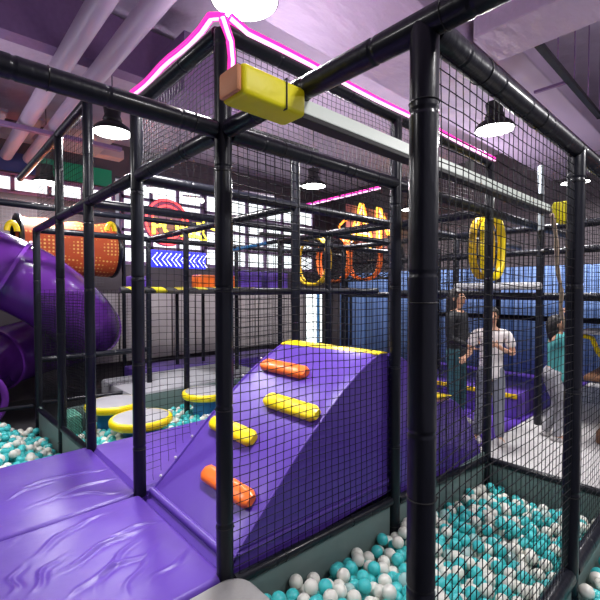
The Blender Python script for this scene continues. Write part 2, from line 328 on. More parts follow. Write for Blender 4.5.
# ------------------------------------------------ purple mats
def mat_slab(name, x0, x1, y0, y1, zt, th, label, folds=(), m=None, nx=90, cat='mat', rnd=.03, wob=.004):
    bm = bmesh.new(); ny = max(8, int(nx*(y1-y0)/(x1-x0))); g = {}
    rs = random.Random(int(x0*100+y0*10)); 
    for i in range(nx+1):
        for j in range(ny+1):
            x = x0+(x1-x0)*i/nx; y = y0+(y1-y0)*j/ny
            e = min(x-x0, x1-x, y-y0, y1-y); z = zt-(rnd*(1-math.sqrt(max(0,1-(1-min(e,rnd)/rnd)**2))) if e < rnd else 0)
            z += wob*(math.sin(x*5.1+y*3.3)+.6*math.sin(x*2.3-y*7.7+1))*min(1, e*8)
            for (ax,ay,bx,by,h,w) in folds:
                L2 = (bx-ax)**2+(by-ay)**2; t = ((x-ax)*(bx-ax)+(y-ay)*(by-ay))/L2
                tt = min(1,max(0,t)); dx, dy = x-ax-tt*(bx-ax), y-ay-tt*(by-ay)
                cv = .035*math.sin(t*5+ax*5)+.012*math.sin(t*13+ay*7); dd = ((x-ax)*(by-ay)-(y-ay)*(bx-ax))/math.sqrt(L2)-cv
                if 0 < t < 1: z += h*(math.exp(-(dd/w)**2)-.5*math.exp(-((dd-1.8*w)/(1.6*w))**2))*min(1,e*8)*math.sin(math.pi*t)**1.5
            g[i,j] = bm.verts.new((x,y,z))
    for i in range(nx):
        for j in range(ny): bm.faces.new((g[i,j],g[i+1,j],g[i+1,j+1],g[i,j+1]))
    loop = [(i,0) for i in range(nx)]+[(nx,j) for j in range(ny)]+[(i,ny) for i in range(nx,0,-1)]+[(0,j) for j in range(ny,0,-1)]
    low = [bm.verts.new((g[k].co.x,g[k].co.y,zt-th)) for k in loop]
    for a in range(len(loop)):
        b = (a+1) % len(loop); bm.faces.new((g[loop[a]], low[a], low[b], g[loop[b]]))
    bm.faces.new(low[::-1])
    return tag(obj(name, bm, m or purple, world=True), label, cat)
def PZ(x,y): p = P(x,y,z=0); return (p.x,p.y)
def fold(x0,y0,x1,y1,h,w): return (*PZ(x0,y0), *PZ(x1,y1), h, w)
mat_slab('floor_mat', -1.6, 1.155, 1.83, V3-.004, 0, .45, 'large glossy purple floor mat nearest the camera, wrinkled',
  [fold(40,580,160,520,.014,.014), fold(60,600,150,548,.013,.014), fold(20,560,110,510,.009,.016), fold(90,600,140,530,.008,.014), fold(0,545,70,505,.008,.016),
   fold(130,600,150,540,.007,.014), fold(20,600,70,550,.010,.014), fold(150,590,190,540,.007,.016), fold(0,600,30,560,.008,.014), fold(110,540,175,510,.009,.012), fold(30,520,130,500,.006,.014)], nx=380)
mat_slab('floor_mat', -1.6, 1.155, V3+.004, V4+.06, 0, .45, 'purple floor mat at left behind the nearest one, by the ball pit',
  [fold(20,510,135,470,.009,.016), fold(10,490,110,465,.008,.016), fold(50,500,130,488,.008,.014), fold(0,500,60,480,.007,.016), fold(60,480,125,462,.007,.014)], nx=300)
mat_slab('floor_mat', 1.163, 4.3, V3+.05, V4+.06, 0, .45, 'purple floor strip behind the ramp next to the stepping pads', nx=100)
# pale grey mat with rounded corner
bm = bmesh.new(); x1, y1, r_ = 1.235, 1.822, .12
out = [(-1.6,.95),(x1,.95)]+[(x1-r_+r_*math.cos(a), y1-r_+r_*math.sin(a)) for a in [math.pi/2*k/8 for k in range(9)]]+[(-1.6,y1)]
rings = []
for z, ins in ((-.7,0),(-.03,0),(-.012,.008),(0,.03)):
    cx, cy = -.2, 1.4; rings.append([bm.verts.new((x-math.copysign(ins,x-cx), y-math.copysign(ins,y-cy), z)) for x,y in out])
for A, B in zip(rings, rings[1:]):
    for k in range(len(out)): bm.faces.new((A[k],A[(k+1)%len(out)],B[(k+1)%len(out)],B[k]))
bm.faces.new(rings[-1]); bm.faces.new(rings[0][::-1])
tag(obj('floor_mat', bm, greymat, world=True), 'pale grey floor mat with a rounded corner at the bottom edge of picture', 'mat')
# ------------------------------------------------ climbing ramp
Y0, Y1 = V1+.04, V3-.05
ramp = empty('climbing_ramp', (U1,Y0,-.1), 'purple padded climbing ramp with four holds and a yellow top band', 'climbing ramp')
def profile_body(prof, y0, y1, zb, n=1):
    bm = bmesh.new(); fine = []
    for (a,b),(c,d) in zip(prof, prof[1:]):
        k = max(1, int(math.hypot(c-a,d-b)/.05))
        for q in range(k): fine.append((a+(c-a)*q/k, b+(d-b)*q/k))
    fine.append(prof[-1])
    for _ in range(4): fine = [fine[0]]+[((fine[i-1][0]+2*fine[i][0]+fine[i+1][0])/4, (fine[i-1][1]+2*fine[i][1]+fine[i+1][1])/4) for i in range(1,len(fine)-1)]+[fine[-1]]
    ny = 16; g = {}
    for i,(x,z) in enumerate(fine):
        for j in range(ny+1):
            y = y0+(y1-y0)*j/ny; e = min(y-y0, y1-y); zz = z-(.02 if e < 1e-6 else 0)
            g[i,j] = bm.verts.new((x, y, zz))
    N = len(fine)
    for i in range(N-1):
        for j in range(ny): bm.faces.new((g[i,j],g[i+1,j],g[i+1,j+1],g[i,j+1]))
    for j, s in ((0,1),(ny,-1)):
        lo = [bm.verts.new((x, g[0,j].co.y, zb)) for x,z in fine]
        for i in range(N-1):
            f = (g[i,j],lo[i],lo[i+1],g[i+1,j]); bm.faces.new(f if s > 0 else f[::-1])
        if j == 0: L0 = lo
        else: L1 = lo
    bm.faces.new((L0[-1],L1[-1],*[g[N-1,j] for j in range(ny,-1,-1)])); bm.faces.new((L1[0],L0[0],*[g[0,j] for j in range(ny+1)]))
    bmesh.ops.recalc_face_normals(bm, faces=bm.faces); return bm, fine
bm, fine = profile_body(RPROF, Y0, Y1, -.1); body = obj('ramp_body', bm, purple, ramp, world=True)
def on(u, off=0):
    for (a,b),(c,d) in zip(fine, fine[1:]):
        if a <= u <= c:
            n = Vector((-(d-b),0,c-a)).normalized(); return Vector((u,0,b+(d-b)*(u-a)/(c-a)))+n*off, n
    return Vector((u,0,fine[-1][1])), Vector((0,0,1))
# yellow band as a thin raised strip following the crest
bm = bmesh.new(); rows = []
for k in range(9):
    row = []
    for q in range(13):
        f = q/12; ua = 2.54-.06*f+.115*k/8; row.append(bm.verts.new(on(ua,.004)[0]+Vector((0,Y0-.004+(Y1-Y0+.008)*f,0))))
    rows.append(row)
for A, B in zip(rows, rows[1:]):
    for k in range(12): bm.faces.new((A[k],B[k],B[k+1],A[k+1]))
bmesh.ops.recalc_face_normals(bm, faces=bm.faces); bmesh.ops.solidify(bm, geom=bm.faces[:], thickness=.012)
tag(obj('top_band', bm, yellow, ramp, world=True), 'yellow top band')
for y, nm in ((Y0,'edge_piping'),(Y1,'edge_piping')):
    bm = tube(bmesh.new(), [Vector((x,y,z-.012)) for x,z in fine[1:-1:2]], .009, 8); obj(nm, bm, purple, ramp, world=True)
bm = tube(bmesh.new(), [(U1+.07,Y0,.012),(U1+.07,Y1,.012)], .028, 12); obj('base_roll', bm, purple, ramp, world=True)
bm = tube(bmesh.new(), [(U1+.1,Y0-.005,.03),(2.69,Y0-.005,-.0)], .013, 8); obj('side_piping', bm, purple_dk, ramp, world=True)
def ray_on_ramp(px, py):
    best = None
    for k in range(1,900):
        p = P(px,py,d=1.5+k*.003); 
        if p.x > U1 and p.x < 2.66 and p.z <= rz(p.x): return p
    return P(px,py,z=.5)
HOLDS = [(229,488,orange,'orange hold','lowest'),(234,432,yellow,'yellow hold','second'),(292,409,yellow,'yellow hold','third'),(285,371,orange,'orange hold','top')]
for px,py,m,l,_ in HOLDS:
    p = ray_on_ramp(px,py); q, n = on(p.x); L = .275; t = Vector((n.z,0,-n.x)); bm = bmesh.new(); rows = []
    ns = 14
    for k in range(ns+1):
        y = -L+2*L*k/ns; e = min(1, (L-abs(y))/.05); s = .62+.38*math.sqrt(max(0,1-(1-e)**2)); ring = []
        for a in range(16):
            th = 2*math.pi*a/16; cx = math.cos(th); sy = math.sin(th)
            X = .06*math.copysign(abs(cx)**.75, cx)*s; Z = .030+.036*math.copysign(abs(sy)**.75, sy)*s
            ring.append(bm.verts.new(q+t*X+n*Z+Vector((0,p.y+y,0))))
        rows.append(ring)
    for A,B in zip(rows,rows[1:]):
        for a in range(16): bm.faces.new((A[a],A[(a+1)%16],B[(a+1)%16],B[a]))
    bm.faces.new(rows[0]); bm.faces.new(rows[-1][::-1]); bmesh.ops.recalc_face_normals(bm, faces=bm.faces)
    tag(obj('climbing_hold', bm, m, ramp, world=True), l)
# hump beyond
hump = empty('padded_hump', (2.76,Y0,-.3), 'purple padded hump with yellow band descending behind the widest post', 'soft play hump')
HP = [(2.78,.98),(2.9,.99),(3.05,.80),(3.25,.58),(3.4,.50),(3.75,.47),(3.92,.36),(4.36,-.2)]
bm, hf = profile_body(HP, Y0, Y1, -.3); obj('hump_body', bm, purple, hump, world=True)
bm = bmesh.new(); A = [bm.verts.new((x,y,z)) for x,y,z in ((3.36,Y0-.004,.53),(3.74,Y0-.004,.485),(3.74,Y1,.485),(3.36,Y1,.53))]; bm.faces.new(A); bmesh.ops.solidify(bm, geom=bm.faces[:], thickness=.02)
tag(obj('yellow_band', bm, yellow, hump, world=True), 'yellow band')
# ------------------------------------------------ pit walls and play floors
def slab(name, a, m, label, cat, bev=.01): return tag(obj(name, box(*a, bevel=bev), m, world=True), label, cat)
slab('pit_barrier', (U1+.08,U2-.05,V1+.0,V1+.03,-.75,-.12), pitwall, 'grey-green padded wall of the ball pit under the ramp rail', 'pit wall')
slab('pit_barrier', (U2+.05,U3-.04,V1+.0,V1+.03,-.75,-.22), pitwall, 'grey-green padded wall of the ball pit under the purple hump', 'pit wall')
slab('pit_barrier', (U3-.015,U3+.015,V0-1.2,V1-.02,-.75,-.33), pitwall, 'grey-green wall between the ball pit and pale play floor', 'pit wall')
slab('pit_barrier', (U1+.1,U3-.04,V0-.02,V0+.02,-.75,-.24), pitwall, 'grey-green wall under the rail at the lower right corner post', 'pit wall')
slab('pit_barrier', (U1-.015,U1+.015,V4+.08,V6-.05,-.7,-.10), pitwall, 'grey-green wall below the rail between the two left ball pits', 'pit wall')
slab('pit_barrier', (U1+.1,U3,V6-.72,V6-.68,-.7,-.02), pitwall, 'pale green far wall of the stepping pad pit', 'pit wall')
slab('play_mat', (U3+.02,9.5,-2.5,V1+.18,-.75,-.29), mat('pale_textured_tile',(.52,.51,.50),.6,bump=.8,bscale=26,bdist=.03,var=.12), 'pale grey padded play floor beyond the ball pit at right', 'play floor', .02)
slab('play_mat', (U3+.06,9.5,V1+.20,V5,-.75,-.29), purple, 'purple padded play floor where the people stand', 'play floor', .02)
slab('play_mat', (2.2,4.7,V6-.58,V6+.8,-.6,-.01), greyvin, 'grey padded step behind the stepping pad pit', 'play floor', .04)
slab('play_mat', (2.9,6.5,V6+.82,V7+.4,-.6,.0), purple, 'purple padded floor in front of the rear taupe panels', 'play floor', .03)
slab('play_mat', (4.72,U5,V5+.02,V6+.7,-.6,-.2), greyvin, 'grey padded floor far behind the ramp', 'play floor', .03)
p = P(37+22, 423, z=-.1)
slab('foam_block', (1.22,1.42,V6-1.12,V6-.74,-.55,-.02), greenpad, 'sea green foam block in the stepping pad pit behind left rail', 'foam block', .03)
# ------------------------------------------------ stepping pads
def pad(x, y, z, label, r=.345):
    t = empty('stepping_pad', (x,y,-.6), label, 'stepping pad', 'round stepping pads in the ball pit')
    zz = z+.6
    obj('pedestal', lathe(bmesh.new(), [(.0,0),(.20,0),(.215,.03),(.205,.25),(.19,zz-.09),(.18,zz-.085)], 32), blue, t)
    obj('rim', lathe(bmesh.new(), [(r-.05,zz-.088),(r-.02,zz-.088),(r-.004,zz-.07),(r,zz-.045),(r-.004,zz-.02),(r-.022,zz-.003),(r-.05,zz-.001)], 40), yellow, t)
    obj('pad_top', lathe(bmesh.new(), [(r-.048,zz-.03),(r-.044,zz),(r-.06,zz+.006),(.1,zz+.009),(0,zz+.009)], 40), greyvin, t)
pad(1.82, 4.66, .06, 'round grey stepping pad with yellow rim nearest the seam-corner post')
pad(1.76, 5.37, .10, 'round grey stepping pad with yellow rim left of the others, behind the nearer')
pad(2.86, 4.98, .13, 'round grey stepping pad with yellow rim farthest right, beside the ramp net')
# ------------------------------------------------ balls
D = .085; rng = np.random.default_rng(7)
def fill(x0, x1, y0, y1, level, layers=1.75, dens=.60, avoid=()):
    th = D*layers; n = int((x1-x0)*(y1-y0)*th*dens/(math.pi*D**3/6))
    X = rng.uniform((x0+D/2,y0+D/2,0),(x1-D/2,y1-D/2,th-D*.6),(n,3))
    for it in range(34):
        kd = kdtree.KDTree(len(X))
        for i,p in enumerate(X): kd.insert(p, i)
        kd.balance(); M = np.zeros_like(X)
        for i,p in enumerate(X):
            for (co, j, dist) in kd.find_range(p, D*.995):
                if j != i and dist > 1e-6: M[i] += (p-np.array(co))/dist*(D-dist)*.42
        X = X+M; X[:,0] = np.clip(X[:,0], x0+D/2, x1-D/2); X[:,1] = np.clip(X[:,1], y0+D/2, y1-D/2); X[:,2] = np.clip(X[:,2], 0, th)
        for (ax,ay,ar) in avoid:
            d = np.hypot(X[:,0]-ax, X[:,1]-ay); k = d < ar+D/2; s = (ar+D/2)/np.maximum(d,1e-3)
            X[k,0] = ax+(X[k,0]-ax)*s[k]; X[k,1] = ay+(X[k,1]-ay)*s[k]
    X[:,2] += np.array([level(a,b) for a,b in X[:,:2]])-th
    return X
posts_a = [(U1,V0,RP),(U1,V1,RP),(U2,V1,RP),(U3,V1,RP),(U2B,V0,RP)]
pitA = fill(U1+.10, U3-.02, V0+.03, V1-.005, lambda a,b: -.185-.112*(a-1.3)+.02*math.sin(a*4+b*5), avoid=posts_a)
pitN = fill(2.6, 4.2, .0, V0-.03, lambda a,b: -.31, layers=1.4)
pitB = fill(U1+.03, 4.2, V4+.08, V6-.73, lambda a,b: -.12-.09*(b-V4), avoid=[(1.82,4.66,.21),(1.76,5.37,.21),(2.86,4.98,.21),(2.71,V4,.05),(2.71,V5,.05)], layers=1.5)
pitB = pitB[~((pitB[:,0]<1.65)&(pitB[:,1]>V6-1.17))]
pitC = fill(-1.4, U1-.03, V4+.08, V6-.1, lambda a,b: -.03-.3*max(0,min(1,(a-.35)/.6)), avoid=[(U1,V5,.05)], layers=1.6)
ALL = np.concatenate([pitA,pitN,pitB,pitC]); NA = len(pitA)
Cl = rng.random(len(ALL)); kinds = np.where(Cl < .52, 0, np.where(Cl < .95, 1, 2))
kinds[len(pitA)+len(pitN):] = np.where(Cl[len(pitA)+len(pitN):] < .6, 0, 1)
dep = ALL[:,0]*SY+ALL[:,1]*CY; lat = ALL[:,0]*CY-ALL[:,1]*SY
sx = 300+lat/dep*F; sy_ = 290-(ALL[:,2]-H)/dep*F
top = np.ones(len(ALL), bool)
kd = kdtree.KDTree(len(ALL))
for i,p in enumerate(ALL): kd.insert((p[0],p[1],0), i)
kd.balance()
for i,p in enumerate(ALL):
    for (co,j,dist) in kd.find_range((p[0],p[1],0), D*.55):
        if ALL[j,2] > p[2]+D*.45: top[i] = False; break
vis = top & (sx > -4) & (sx < 604) & (sy_ < 606)
# left of the widest post the pit is seen past the pale mat; drop what that mat hides
order = [i for i in np.argsort(dep) if vis[i]]
ind = set(int(i) for i in order[:300])
def ball_mesh(n1, n2, m):
    bm = bmesh.new(); bmesh.ops.create_uvsphere(bm, u_segments=n1, v_segments=n2, radius=D/2); me = bpy.data.meshes.new('pit_ball'); bm.to_mesh(me); bm.free()
    for p in me.polygons: p.use_smooth = True
    me.materials.append(m); return me
BM = [ball_mesh(24,14,m) for m in (teal,white_b,clear_b)]
BL = ['plain teal plastic ball lying in the ball pit','plain white plastic ball lying in the ball pit','see-through plastic ball lying in the ball pit']
BG = ['teal pit balls','white pit balls','clear pit balls']
for i in sorted(ind):
    k = int(kinds[i]); o = bpy.data.objects.new('pit_ball', BM[k]); COL.objects.link(o); o.location = ALL[i]
    o.rotation_euler = (rng.random()*3, rng.random()*3, 0); tag(o, BL[k], 'ball', BG[k])
# the rest, one mesh
bm0 = bmesh.new(); bmesh.ops.create_uvsphere(bm0, u_segments=12, v_segments=8, radius=D/2)
V = np.array([v.co[:] for v in bm0.verts]); Fc = [[v.index for v in f.verts] for f in bm0.faces]; bm0.free()
rest = [i for i in range(len(ALL)) if i not in ind]; org = np.array([1.16,4.0,-.6]); vv = []; ff = []; mi = []
for n,i in enumerate(rest):
    vv.append(V+ALL[i]-org); ff += [[q+n*len(V) for q in f] for f in Fc]; mi += [int(kinds[i])]*len(Fc)
me = bpy.data.meshes.new('pit_balls'); me.from_pydata(np.concatenate(vv).tolist(), [], ff)
for m in (teal,white_b,clear_b): me.materials.append(m)
me.polygons.foreach_set('material_index', mi); me.polygons.foreach_set('use_smooth', [True]*len(ff)); me.update()
tag(link('pit_balls', me, loc=org), 'teal and white plastic balls filling the farther parts of the ball pits', 'balls', kind='stuff')
# ------------------------------------------------ zip rail and its bumpers
rail = empty('overhead_rail', (1.05,1.27,2.22), 'long white metal rail hanging over the ball pit', 'rail')
obj('rail_profile', box(1.12,4.28,1.24,1.30,2.225,2.285,bevel=.004), alu, rail, world=True, smooth=False)
obj('lower_track', box(1.12,4.28,1.235,1.305,2.20,2.222,bevel=.003), tie, rail, world=True, smooth=False)
for x in (1.16, U2, 4.1): obj('hanger', box(x-.02,x+.02,1.25,1.29,2.28,2.36), tie, rail, world=True, smooth=False)
bump = empty('foam_bumper', (.80,1.2,2.2), 'bright yellow foam block strapped on the near end of the white rail', 'foam bumper')
fbk = obj('foam_block', box(.83,1.135,1.195,1.335,2.185,2.298,bevel=.02,seg=3), yellow2, bump, world=True)
tag(obj('end_face', box(.812,.835,1.205,1.325,2.195,2.288,bevel=.01), salmon, bump, world=True), 'salmon end face')
st = bmesh.new(); c = [(1.03,1.193,2.188),(1.03,1.337,2.188),(1.03,1.337,2.300),(1.03,1.193,2.300)]
tube(st, c, .004, 6, closed=True); obj('strap', st, tie, fbk, world=True)
b2 = empty('foam_bumper', (4.25,1.22,2.1), 'small yellow foam block at the far end of the white rail', 'foam bumper')
q = P(562,212,v=1.27)
obj('foam_block', box(q.x-.05,q.x+.2,1.19,1.35,q.z-.10,q.z+.10,bevel=.02), yellow2, b2, world=True)
# climbing rope under rail end
ra = P(553,214,v=1.27); rb = P(564,330,d=4.85); bm = bmesh.new()
rp = [ra.lerp(rb,k/16)+Vector((.012*math.sin(k*1.3),.01*math.cos(k),0)) for k in range(17)]
tube(bm, rp, [.02+.004*math.sin(k*2) for k in range(17)], 8)
tag(obj('climbing_rope', bm, ropem, world=True), 'beige rope hanging from the white rail to the child in teal', 'rope')
# ------------------------------------------------ neon tubes
def neon(pts, label, core=.0100, halo=.024, off=Vector((.004,.012,.014))):
    pts = [Vector(p) for p in pts]; t = empty('neon_tube', pts[0], label, 'neon light')
    j = obj('halo', tube(bmesh.new(), [p+off for p in pts], halo, 10), pink_halo, t, world=True)  # wider magenta tube added as the glow around the core
    obj('glowing_core', tube(bmesh.new(), [p+Vector((0,-.004,-.004)) for p in pts], core*1.1, 10), pink_e, t, world=True)
    return t
zn = ZN+.047
neon([(U1-.04,V3,zn-.01)]+[(U1-.04,V1+.15+(V3-V1-.2)*k/8,zn-.008*math.sin(k*1.3)) for k in range(8,-1,-1)]+[(U1-.05,V1+.03,zn+.012),(U1-.03,V1-.05,zn-.015),(U1+.01,V1-.058,zn-.12),(U1+.02,V1-.056,ZT+.35),(U1+.01,V1-.056,ZT+.12)], 'pink neon tube along cage top at left, bending down the ramp-foot post')
neon([(U1+.02,V1-.04,zn+.01)]+[(U1+.12+(U3-U1-.12)*k/14,V1-.05,zn-.03+.006*math.sin(k)) for k in range(15)], 'long pink neon tube running right along the cage top')
neon([P(380,188,u=4.35),P(300,207,u=4.35)], 'pink neon tube seen through the net under the round lamp', core=.01, halo=.017)
neon([P(288,211,u=4.35),P(284,212,u=4.35),P(256,218,u=4.35)], 'short pink neon tube left of the centre post before the windows', core=.011, halo=.018)
neon([P(583,142,v=2.6),P(612,133,v=2.3)], 'pink neon tube at the right picture edge above the beam', core=.012, halo=.02)
# ------------------------------------------------ high bay lamps
def lamp(x, y, label, z=3.5, r=.235, watt=120, group=None):
    top = .475 if 1.9 < y < 3.1 and x < 10.6 and x > -4 else 1.39
    t = empty('high_bay_lamp', (x,y,z), label, 'ceiling lamp', group or 'round high bay lamps')
    obj('reflector', lathe(bmesh.new(), [(r-.004,.0),(r,.0),(r,.02),(r*.86,.07),(r*.55,.12),(r*.45,.14),(r*.1,.15)], 40), tie, t)
    obj('housing', lathe(bmesh.new(), [(r*.45,.14),(r*.50,.16),(r*.40,.22),(r*.46,.31),(r*.46,.33),(r*.1,.34)], 28), tie, t)
    obj('cable', tube(bmesh.new(), [(0,0,.33),(0,0,top)], .006, 6), tie, t)
    obj('diffuser', lathe(bmesh.new(), [(0,-.02),(r*.6,-.016),(r*.96,-.002),(r*.97,.012)], 40), lamp_e, t)
    L = bpy.data.lights.new('lamp_light', 'AREA'); L.shape = 'DISK'; L.size = r*1.9; L.energy = watt; L.color = (1,.97,.98)
    lo = bpy.data.objects.new('lamp_light', L); COL.objects.link(lo); lo.parent = t; lo.location = (0,0,-.03)
lamp(1.67,2.38,'large round white lamp at the top edge above the neon cage corner')
lamp(1.82,5.51,'round white lamp with black housing seen left under the padded beam')
lamp(5.60,5.70,'round white lamp seen through the net above the centre of ramp')
lamp(5.30,2.17,'round white lamp seen through net right of the widest post', watt=150)
lamp(9.0,2.2,'distant white lamp half hidden behind the right corner post')
lamp(1.75,8.9,'far lamp with dark housing in front of the green banner')
lamp(-1.8,2.4,'high bay lamp beyond the left side of the picture', watt=40)
lamp(-1.8,5.6,'high bay lamp beyond the left side over the slide')
lamp(1.8,-1.0,'high bay lamp behind the camera', watt=80)
lamp(5.4,-1.0,'high bay lamp to the right of the camera')
lamp(9.0,5.7,'distant white lamp over the rear right cage')
def uplight(x, y, z, L_, label, watt=65):  # unseen uplights added to brighten the ceiling
    t = empty('added_uplight', (x,y,z), label, 'led batten')
    obj('housing', box(-L_/2,L_/2,-.04,.04,0,.05,bevel=.008), tie, t)
    L = bpy.data.lights.new('ceiling_fill', 'AREA'); L.shape = 'RECTANGLE'; L.size = L_; L.size_y = .3; L.energy = watt; L.color = (.95,.83,1)
    lo = bpy.data.objects.new('ceiling_fill', L); COL.objects.link(lo); lo.parent = t; lo.location = (0,0,.06); lo.rotation_euler = (math.pi,0,0)
uplight(2.4, V3, ZN+.05, 1.2, 'added black batten on the rear top edge of the neon cage', 22)
uplight(4.6, V5, ZT+.06, 1.2, 'added black batten on the cross beam before the windows')
uplight(7.2, V3+.5, ZT+.06, 1.2, 'added black batten over the upper deck at right')
uplight(-.6, 1.0, 2.6, 1.2, 'added black batten beyond the left side of the picture', 42)
uplight(1.6, -1.4, 2.6, 1.2, 'added black batten behind the camera', 42)
uplight(4.9, -.9, 2.6, 1.2, 'added black batten right of the camera', 42)
uplight(-.4, V6, ZT+.42, 1.2, 'added black batten on the far beam above the purple slide', 40)
def strip(p0, p1, label):
    p0, p1 = Vector(p0), Vector(p1); t = empty('strip_light', p0, label, 'strip light')
    obj('housing', tube(bmesh.new(), [p0+Vector((0,0,.05)),p1+Vector((0,0,.05))], .05, 4), tiew, t, world=True)
    obj('tube', tube(bmesh.new(), [p0,p1], .045, 8), lamp_e, t, world=True)
strip(P(243,195,v=7.4), P(273,199,v=7.4), 'white strip light right of the ramp-foot post')
strip(P(147,190,v=7.6), P(163,191,v=7.6), 'white strip light right of the seam-corner post')
strip(P(183,199,v=8.4), P(203,201,v=8.4), 'white strip light left of the ramp-foot post')
# ------------------------------------------------ room shell
struct('floor', box(-6,12,-4,10.3,-.9,-.76), floor_m)
struct('ceiling', box(-6,12,-4,10.3,4.9,5.0), ceil_m)
struct('wall_right', box(10.7,10.9,-4,10.3,-.76,4.9), wallg)
# rear wall with openings
bm = bmesh.new()
for a in ((-6,12,10,10.2,-.76,2.1),(-6,12,10,10.2,4.15,4.9),(-6,3.35,10,10.2,2.1,3.45),(-6,3.35,10,10.2,3.82,4.15),(9.9,12,10,10.2,2.1,4.15)): add_box(bm, *a)
struct('wall_rear', bm, wallg)
struct('wall_left', box(-6.1,-6,-4,10.3,-.76,4.9), wallg)
def window(n, x0, x1, z0, z1, nx, nz):
    w = empty('window_%d' % n, (x0,10,z0)); w['kind'] = 'structure'
    obj('pane', box(x0,x1,10.05,10.07,z0,z1), white_e, w, world=True, smooth=False)
    f = bmesh.new()
    for k in range(nx+1): x = x0+(x1-x0)*k/nx; add_box(f, x-.035,x+.035,9.97,10.1,z0,z1)
    for k in range(nz+1): z = z0+(z1-z0)*k/nz; add_box(f, x0-.03,x1+.03,9.97,10.1,z-.035,z+.035)
    obj('window_frame', f, dkpurp, w, world=True, smooth=False)
window(1, -2.5, 3.3, 3.47, 3.80, 9, 1)
window(2, 3.5, 5.6, 2.15, 4.1, 3, 5); window(3, 5.7, 9.8, 2.15, 4.1, 6, 4)
slab('banner', (-1,1.75,9.93,9.96,3.86,4.24), navysign, 'navy blue banner high on the rear wall at far left', 'banner', 0)
slab('banner', (1.85,3.25,9.93,9.96,3.86,4.24), greensign, 'green banner above the window strip at upper left', 'banner', 0)
# tall white window strips under the deck
bm = box(9.45,10.15,9.92,9.99,-.3,1.45); o = obj('window_4', bm, white_e, world=True, smooth=False); o['kind'] = 'structure'
# taupe pads on rear wall and blue panels on right wall
for k in range(10):
    x = 2.6+k*.62; tag(obj('wall_pad', box(x,x+.59,9.4,9.47,-.1,1.42,bevel=.02), greypad, world=True), 'tall taupe padded panel in the row behind the grey step', 'wall pad', 'taupe pads along the rear')
for k in range(4):
    x = 1.0-k*.9; tag(obj('wall_pad', box(x-.87,x,9.84,9.91,-.2,1.3,bevel=.02), greypad, world=True), 'tall taupe padded panel below the purple slide', 'wall pad', 'taupe pads behind the slide')
for k in range(9):
    y = 8.6-k*1.02; tag(obj('wall_pad', box(9.6,9.68,y-1.0,y,-.4,2.0,bevel=.01), blinds, world=True), 'tall blue padded panel in the row behind the people', 'wall pad', 'blue wall pads')
# decks (upper level)
slab('upper_deck', (U4+.06,U5+1.5,-.3,V5,1.36,1.44), foam_bare, 'dark upper deck above the people at right', 'deck')
slab('upper_deck', (U2+.3,U4-.1,V5,V7,1.44,1.50), foam_bare, 'dark upper deck far behind the ramp', 'deck')
slab('net_roll', (U4-.12,U4+.0,P(543,280,u=U4).y,P(457,280,u=U4).y,1.50,1.60), mat('white_net_roll',(.32,.32,.33),.7,bump=1,bscale=50,bdist=.02,var=.3), 'pale rolled net edge lying along the upper deck above the woman', 'net roll', .03)
slab('deck_pad', (6.9,7.0,-.6,.75,2.0,2.1), orange, 'orange padded bar on the upper deck at right picture edge', 'padded bar', .03)
# soft blocks on the rear deck
for (x0,x1,y0,y1,m,l) in ((133,152,276,285,purple,'small purple foam block on the deck right of the orange tunnel'),(237,262,271,284,purple,'purple foam block on the deck left of centre post'),(268,288,272,284,purple,'second purple foam block on the deck beside the centre post'),(226,240,276,285,orange,'orange foam block on the deck right of the ramp-foot post'),(200,216,275,285,orange,'red-orange foam block on the deck left of the ramp-foot post')):
    a = P(x0,y1,v=7.0); b = P(x1,y0,v=7.0); tag(obj('foam_block', box(a.x,b.x,7.0,7.35,1.5,max(b.z,1.6),bevel=.03), m, world=True), l, 'foam block')
# ------------------------------------------------ ceiling services
def thing(name, bm, m, label, cat, smooth=False): return tag(obj(name, bm, m, world=True, smooth=smooth), label, cat)
thing('ceiling_duct', box(-4,10.6,1.95,3.06,3.98,4.6,bevel=.02), duct_m, 'wide wrapped lilac duct crossing overhead above the neon cage', 'duct')
thing('ceiling_duct', box(3.45,3.98,-3,1.6,3.62,4.1,bevel=.015), duct_m, 'boxy pink-lilac duct coming in from the top right edge', 'duct')
thing('ceiling_duct', box(4.1,9.5,1.62,1.9,3.98,4.3,bevel=.015), pipe_m, 'narrow lilac duct running back at upper right beside the cable tray', 'duct')
tray = empty('cable_tray', (4.3,1.36,3.8), 'dark hanging cable tray at upper right', 'cable tray')
obj('tray_rail', box(4.3,6.7,1.34,1.40,3.79,3.84), tie, tray, world=True, smooth=False)
obj('tray_rail', box(6.65,6.72,-1.5,1.40,3.79,3.84), tie, tray, world=True, smooth=False)
obj('cross_arm', box(5.28,5.32,1.38,1.72,3.79,3.82), dkpurp, tray, world=True, smooth=False)
for x in (4.9,5.5,6.1,6.68): obj('hanger_rod', tube(bmesh.new(), [(x,1.37,3.84),(x,1.37,4.9)], .007, 6), dkpurp, tray, world=True)
for x,l in ((1.23,'left one of the two round lilac ducts at upper left'),(1.60,'right one of the two round lilac ducts at upper left')):
    b = bmesh.new(); pts, rs = sleeve_pts(Vector((x,3.2,4.1)), Vector((x,9.7,4.1)), .105, 1.2); rs = [r if r > .1 else .105 for r in rs]; tube(b, pts, rs, 24); thing('round_duct', b, pipe_m, l, 'duct', True)
thing('steel_girder', box(-4,3.6,5.28,5.5,4.215,4.85), dkpurp, 'dark plum painted girder behind the round ducts at upper left', 'girder')
thing('steel_girder', box(-4,3.2,9.0,9.3,4.28,4.45), beige, 'beige bulkhead beam above the navy banner', 'girder')
thing('steel_girder', box(-4,2.6,7.4,7.5,3.92,3.98), dkpurp, 'thin cross bar under the round ducts at upper left', 'girder')
